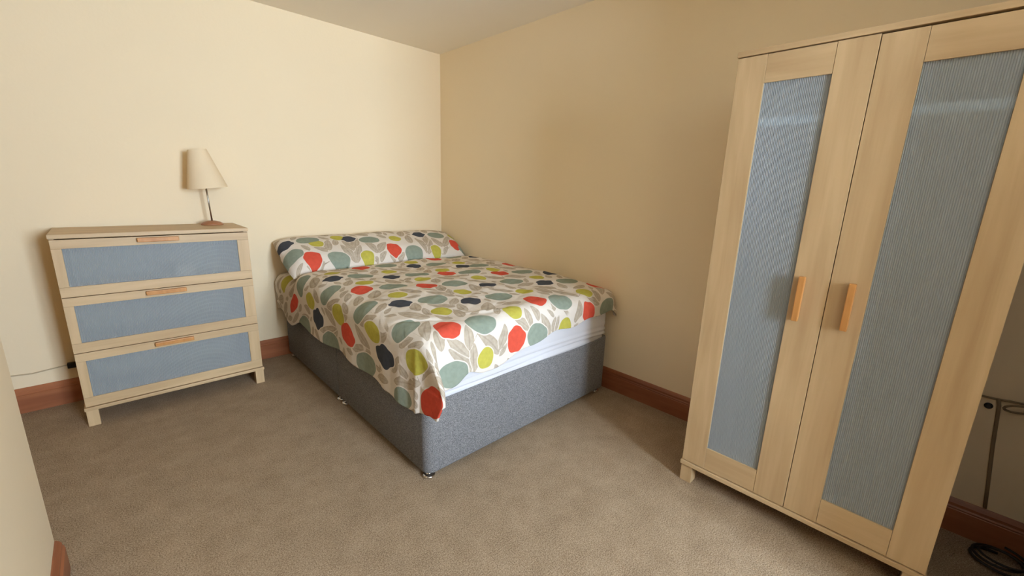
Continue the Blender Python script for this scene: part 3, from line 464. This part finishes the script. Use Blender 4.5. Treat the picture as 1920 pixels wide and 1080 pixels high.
PILLOW_BLOOMS="r -1.324 -0.394 0.0582 0.05848 0.08;t -1.147 -0.412 0.07469 0.05676 -0.12;o -0.938 -0.417 0.04947 0.04472 0.07;o -1.242 -0.246 0.04947 0.04472 0.09;t -1.28 -0.179 0.07469 0.05676 0.11;n -1.432 -0.186 0.05626 0.04988 -0.14;t -1.432 -0.32 0.07469 0.05676 0.13;n -0.995 -0.194 0.05626 0.04988 -0.12;t -0.849 -0.239 0.07469 0.05676 -0.05;r -0.71 -0.377 0.0582 0.05848 0.03;t -0.552 -0.417 0.07469 0.05676 0.13;o -0.337 -0.412 0.04947 0.04472 -0.05;r -0.115 -0.366 0.0582 0.05848 0.13;t -0.045 -0.383 0.07469 0.05676 0.01;o -0.641 -0.254 0.04947 0.04472 -0.06;t -0.229 -0.224 0.07469 0.05676 -0.05;n -0.387 -0.194 0.05626 0.04988 -0.1;o -0.052 -0.224 0.04947 0.04472 -0.13;o -1.065 -0.164 0.04947 0.04472 -0.11"
PILLOW_LEAVES="-1.033 -0.439 -1.084 -0.276 0.03;-1.027 -0.439 -0.951 -0.306 0.03;-1.014 -0.372 -1.052 -0.216 0.03;-0.995 -0.334 -0.925 -0.186 0.03;-1.128 -0.284 -1.09 -0.186 0.022;-1.204 -0.353 -1.28 -0.291 0.021;-1.191 -0.34 -1.147 -0.201 0.03;-1.318 -0.45 -1.381 -0.434 0.014;-1.305 -0.45 -1.255 -0.424 0.014;-1.451 -0.448 -1.394 -0.412 0.014;-1.47 -0.366 -1.369 -0.327 0.023;-0.856 -0.403 -0.9 -0.269 0.03;-0.849 -0.399 -0.742 -0.299 0.03;-0.862 -0.445 -0.887 -0.424 0.014;-0.849 -0.443 -0.78 -0.394 0.018;-0.432 -0.434 -0.463 -0.254 0.03;-0.432 -0.434 -0.33 -0.284 0.03;-0.406 -0.366 -0.343 -0.201 0.03;-0.261 -0.388 -0.305 -0.261 0.028;-0.248 -0.388 -0.115 -0.239 0.03;-0.267 -0.439 -0.204 -0.388 0.017;-0.717 -0.441 -0.767 -0.421 0.014;-0.704 -0.441 -0.628 -0.412 0.017;-0.541 -0.338 -0.496 -0.195 0.031;-0.409 -0.083 -0.318 0.037 0.036;-1.028 -0.101 -0.969 0.038 0.029;-0.718 -0.171 -0.755 -0.026 0.035;-1.138 -0.121 -1.111 0.027 0.034;-0.525 -0.08 -0.622 0.034 0.036;-0.827 -0.172 -0.909 -0.046 0.032;-0.164 -0.169 -0.246 -0.043 0.036;-1.302 -0.102 -1.236 0.033 0.036;-1.362 -0.037 -1.275 0.086 0.033;-1.373 -0.071 -1.47 0.043 0.03;-0.491 -0.07 -0.445 0.072 0.029;-0.089 -0.072 -0.167 0.056 0.035;-0.029 -0.109 -0.001 0.039 0.036;-0.592 -0.154 -0.696 -0.046 0.03;-0.691 -0.022 -0.783 0.097 0.03;-0.302 -0.043 -0.203 0.07 0.034;-0.78 -0.058 -0.842 0.079 0.037;-0.571 -0.222 -0.491 -0.095 0.031;-1.435 -0.084 -1.585 -0.07 0.033;-0.309 -0.18 -0.26 -0.07 0.027;-0.138 -0.176 -0.083 -0.069 0.027;-1.183 -0.024 -1.196 0.095 0.026;-0.956 -0.065 -0.905 0.043 0.025;-0.443 -0.155 -0.466 -0.068 0.02;-1.316 -0.327 -1.345 -0.242 0.018;-0.915 -0.165 -0.951 -0.082 0.017;-0.71 -0.241 -0.76 -0.167 0.022;-1.133 -0.19 -1.194 -0.124 0.019;-0.366 -0.117 -0.306 -0.05 0.018;-0.623 -0.066 -0.657 0.017 0.02;-1.373 -0.148 -1.327 -0.071 0.019;-0.795 -0.124 -0.825 -0.067 0.016;-0.03 -0.163 0.005 -0.109 0.013;-0.065 -0.167 -0.056 -0.102 0.013;-1.078 -0.092 -1.07 -0.028 0.013;-0.995 -0.13 -0.97 -0.07 0.014;-0.471 -0.203 -0.481 -0.139 0.015;-1.067 -0.024 -1.051 0.038 0.014;-0.681 -0.191 -0.672 -0.127 0.015"

# ------------------------------------------------------------------ printed duvet and pillow
def parse(txt, lead=True):
    out = []
    for r in txt.split(';'):
        q = r.split(); out.append(((q[0],) + tuple(map(float, q[1:]))) if lead else tuple(map(float, q)))
    return out
BC = {'r': (206, 82, 62), 't': (138, 148, 132), 'o': (184, 176, 78), 'n': (70, 73, 80)}
def print_fields(S, T, blooms, leaves):
    S = S.ravel(); T = T.ravel(); N = len(S)
    bd = np.full(N, .2); col = np.ones((N, 4)); ld = np.full(N, .2); ld2 = np.full(N, .2); lv = np.ones(N)
    for i, (k, s, t, rx, ry, ro) in enumerate(blooms):
        near = np.where((np.abs(S-s) < rx+.07) & (np.abs(T-t) < ry+.07))[0]
        dx, dy = S[near]-s, T[near]-t; c, sn = math.cos(ro), math.sin(ro); x = (dx*c+dy*sn)/rx; y = (-dx*sn+dy*c)/ry
        th = np.arctan2(y, x); r = np.hypot(x, y); rn = random.Random(i*7+1); ph = [rn.uniform(0, 6.28) for _ in range(3)]
        if k == 'r': f = .98+.05*np.sin(3*th+ph[0]*.2+1.2)+.035*np.sin(5*th+ph[1])+.02*np.sin(8*th+ph[2])
        elif k == 't': f = .99+.05*np.sin(2*th+2.2)+.03*np.sin(3*th+ph[1])+.012*np.sin(7*th+ph[2])
        elif k == 'o': f = 1+.03*np.sin(3*th+ph[0])+.02*np.sin(5*th+ph[1])
        else: f = .95+.07*np.sin(4*th+1.6)+.05*np.sin(6*th+ph[1]*.3)+.10*np.exp(-((np.cos(th-.9)-1)/.05)**2)
        d = (r-f)*min(rx, ry)
        better = d < bd[near]; ix = near[better]; bd[ix] = d[better]; col[ix] = s2l(BC[k])
    for s0, t0, s1, t1, w in leaves:
        near = np.where((S > min(s0, s1)-.05) & (S < max(s0, s1)+.05) & (T > min(t0, t1)-.05) & (T < max(t0, t1)+.05))[0]
        if not len(near): continue
        vx, vy = s1-s0, t1-t0; L = math.hypot(vx, vy)+1e-9
        q = ((S[near]-s0)*vx+(T[near]-t0)*vy)/L/L; cx = ((S[near]-s0)*vy-(T[near]-t0)*vx)/L
        cx = cx - .08*L*np.sin(PI*np.clip(q, 0, 1))*(1 if (s0*1000) % 2 < 1 else -1)*.5
        qc = np.clip(q, 1e-4, 1-1e-4); h = w*np.sin(PI*qc**.8)**.7
        d = np.where((q > 0) & (q < 1), np.abs(cx)-h, np.hypot(cx, np.where(q < 0, -q, q-1)*L))
        better = d < ld[near]; ix = near[better]
        ld2[near] = np.minimum(ld2[near], np.maximum(d, ld[near])); ld[ix] = d[better]; lv[ix] = np.clip(np.abs(cx)/np.maximum(h, 1e-4), 0, 1)[better]
    ld = np.maximum(ld, .0030-(ld2-ld)/2)                      # pale gaps where leaves touch
    # thin stems running from a bloom down to the nearest leaf joint
    for i, (k, s, t, rx, ry, ro) in enumerate(blooms):
        cand = [(math.hypot(l[0]-s, l[1]-t), l) for l in leaves if l[1] < t-ry*.5]
        if not cand: continue
        dd, l = min(cand, key=lambda z: z[0])
        if dd > ry+.13: continue
        vx, vy = l[0]-s, l[1]-t; L = math.hypot(vx, vy)
        near = np.where((np.abs(S-(s+l[0])/2) < abs(vx)/2+.03) & (np.abs(T-(t+l[1])/2) < abs(vy)/2+.03))[0]
        q = np.clip(((S[near]-s)*vx+(T[near]-t)*vy)/L/L, 0, 1)
        cx = ((S[near]-s)*vy-(T[near]-t)*vx)/L - .006*np.sin(PI*q)
        al = ((S[near]-s)*vx+(T[near]-t)*vy)/L/L
        d = np.where((al > 0) & (al < 1), np.abs(cx)-.0022, .05)
        better = d < np.minimum(ld[near], .001); ix = near[better]; ld[ix] = d[better]; lv[ix] = 0
    return bd, col, ld, lv
def cloth_object(name, parts, blooms, leaves, mat, parent, thick=0):
    """parts: list of (V grid, S grid, T grid, flip); all joined in one mesh"""
    vs, fs, fields = [], [], []; base = 0
    for V, S, T, flip in parts:
        n, m = V.shape[:2]; idx = np.arange(n*m).reshape(n, m)+base
        q = np.stack([idx[:-1, :-1], idx[:-1, 1:], idx[1:, 1:], idx[1:, :-1]], -1).reshape(-1, 4)
        if flip: q = q[:, ::-1]
        vs.append(V.reshape(-1, 3)); fs.append(q); base += n*m; fields.append(print_fields(S, T, blooms, leaves))
    O = world_loc(parent) if parent else Vector((0, 0, 0))
    vs = np.concatenate(vs)-np.array(O); fs = np.concatenate(fs)
    me = bpy.data.meshes.new(name); me.vertices.add(len(vs)); me.vertices.foreach_set('co', vs.ravel().astype(np.float32))
    me.loops.add(fs.size); me.loops.foreach_set('vertex_index', fs.ravel().astype(np.int32))
    me.polygons.add(len(fs)); me.polygons.foreach_set('loop_start', np.arange(0, fs.size, 4, dtype=np.int32))
    me.update(calc_edges=True); me.polygons.foreach_set('use_smooth', np.ones(len(fs), bool))
    bd, col, ld, lv = [np.concatenate(z) for z in zip(*fields)]
    a = me.attributes.new('bloom_colour', 'FLOAT_COLOR', 'POINT'); a.data.foreach_set('color', col.ravel().astype(np.float32))
    a = me.attributes.new('print_distance', 'FLOAT_VECTOR', 'POINT'); a.data.foreach_set('vector', np.stack([bd, ld, lv], -1).ravel().astype(np.float32))
    me.materials.append(mat); me.validate()
    o = bpy.data.objects.new(name, me); COL.objects.link(o)
    if parent: o.parent = parent
    return o
cotton = print_material('floral printed cotton')
V, S, T = duvet_grid(.005)
dv = cloth_object('duvet', [(V, S, T, False)], parse(DUVET_BLOOMS), parse(DUVET_LEAVES, False), cotton, None)
tag(dv, 'floral duvet with red, olive, grey-green and navy blooms spread over the mattress', 'duvet')
md = dv.modifiers.new('thickness', 'SOLIDIFY'); md.thickness = .010; md.offset = -1
A, B, S, T = pillow_grid()
pw = cloth_object('bolster_pillow', [(A, S, T, False), (B, S, T, True)], parse(PILLOW_BLOOMS), parse(PILLOW_LEAVES, False), cotton, None)
tag(pw, 'long pillow in matching floral case leaning on the wall at the bed head', 'pillow')

# ------------------------------------------------------------------ cables and small things
pts = [(-3.25, -.006, .23), (-3.0, -.006, .222), (-2.797, -.006, .2215), (-2.703, -.006, .212), (-2.62, -.006, .220), (-2.50, -.008, .232)]
tag(MB().tube(pts, .0035).build('cable', M['cable'], None, True), 'thin cream cable running along the back wall left of the chest of drawers', 'cable')
b = MB(); b.box(-2.565, -.036, .210, -2.52, -.006, .240, .004); b.box(-2.53, -.030, .214, -2.40, -.0005, .300, .003)
tag(b.build('power_plug', M['black'], None), 'black plug low on the back wall behind the chest of drawers', 'plug')
# behind the right-hand side of the wardrobe
pts = [(-.005, -3.30, .581), (-.005, -3.50, .579), (-.005, -3.569, .580), (-.006, -3.62, .585), (-.006, -3.74, .592)]
tag(MB().tube(pts, .004).build('cable', M['greycable'], None, True), 'thin cable running level along the wall beside the right side of the wardrobe', 'cable')
pts = [(-.008, -3.590, .583), (-.006, -3.596, .56), (-.006, -3.612, .40), (-.006, -3.63, .25), (-.006, -3.642, .145)]
tag(MB().tube(pts, .0055).build('cable', M['greycable'], None, True), 'upright cable dropping down the dark wall to the skirting beside the wardrobe', 'cable')
pts = [(-.03-.02*math.sin(t), -3.64-.035*math.cos(t+.4), .570+.020*math.sin(t+.6)) for t in [k*.35 for k in range(19)]]
tag(MB().tube(pts, .004).build('cable', M['greycable'], None, True), 'small loop of dark cable against the wall beside the wardrobe', 'cable')
b = MB(); b.lathe([(.010, 0), (.012, .004), (.006, .010)], (-.0, -3.572, .548), 16, Vector((-1, 0, 0)))
tag(b.build('wall_screw', M['black'], None), 'small dark screw in the wall below the level cable', 'screw')
pts = []
for k in range(90):
    t = k*.21; r = .060+.012*math.sin(t*.37)
    pts.append((-.11+r*math.cos(t), -3.70+r*1.1*math.sin(t), .007+.0025*abs(math.sin(t*.7))+.00035*k))
tag(MB().tube(pts, .0045, 6).build('coiled_cable', M['darkcable'], None, True), 'loose coil of dark cable on the floor right of the wardrobe', 'cable')
for i, (x, y, a, lab) in enumerate(((-.184, -3.582, .3, 'thin metal pin on the floor nearest the wardrobe'), (-.060, -3.645, .5, 'thin metal pin on the floor beside the skirting board'), (-.150, -3.690, .4, 'thin metal pin on the floor within the cable coil'))):
    dx, dy = .016*math.cos(a), -.016*math.sin(a)
    tag(MB().tube([(x-dx, y-dy, .0225 if i == 2 else .004), (x+dx, y+dy, .0225 if i == 2 else .004)], .0013, 6).build('metal_pin', M['chrome'], None, True), lab, 'pin', 'metal pins on the floor')
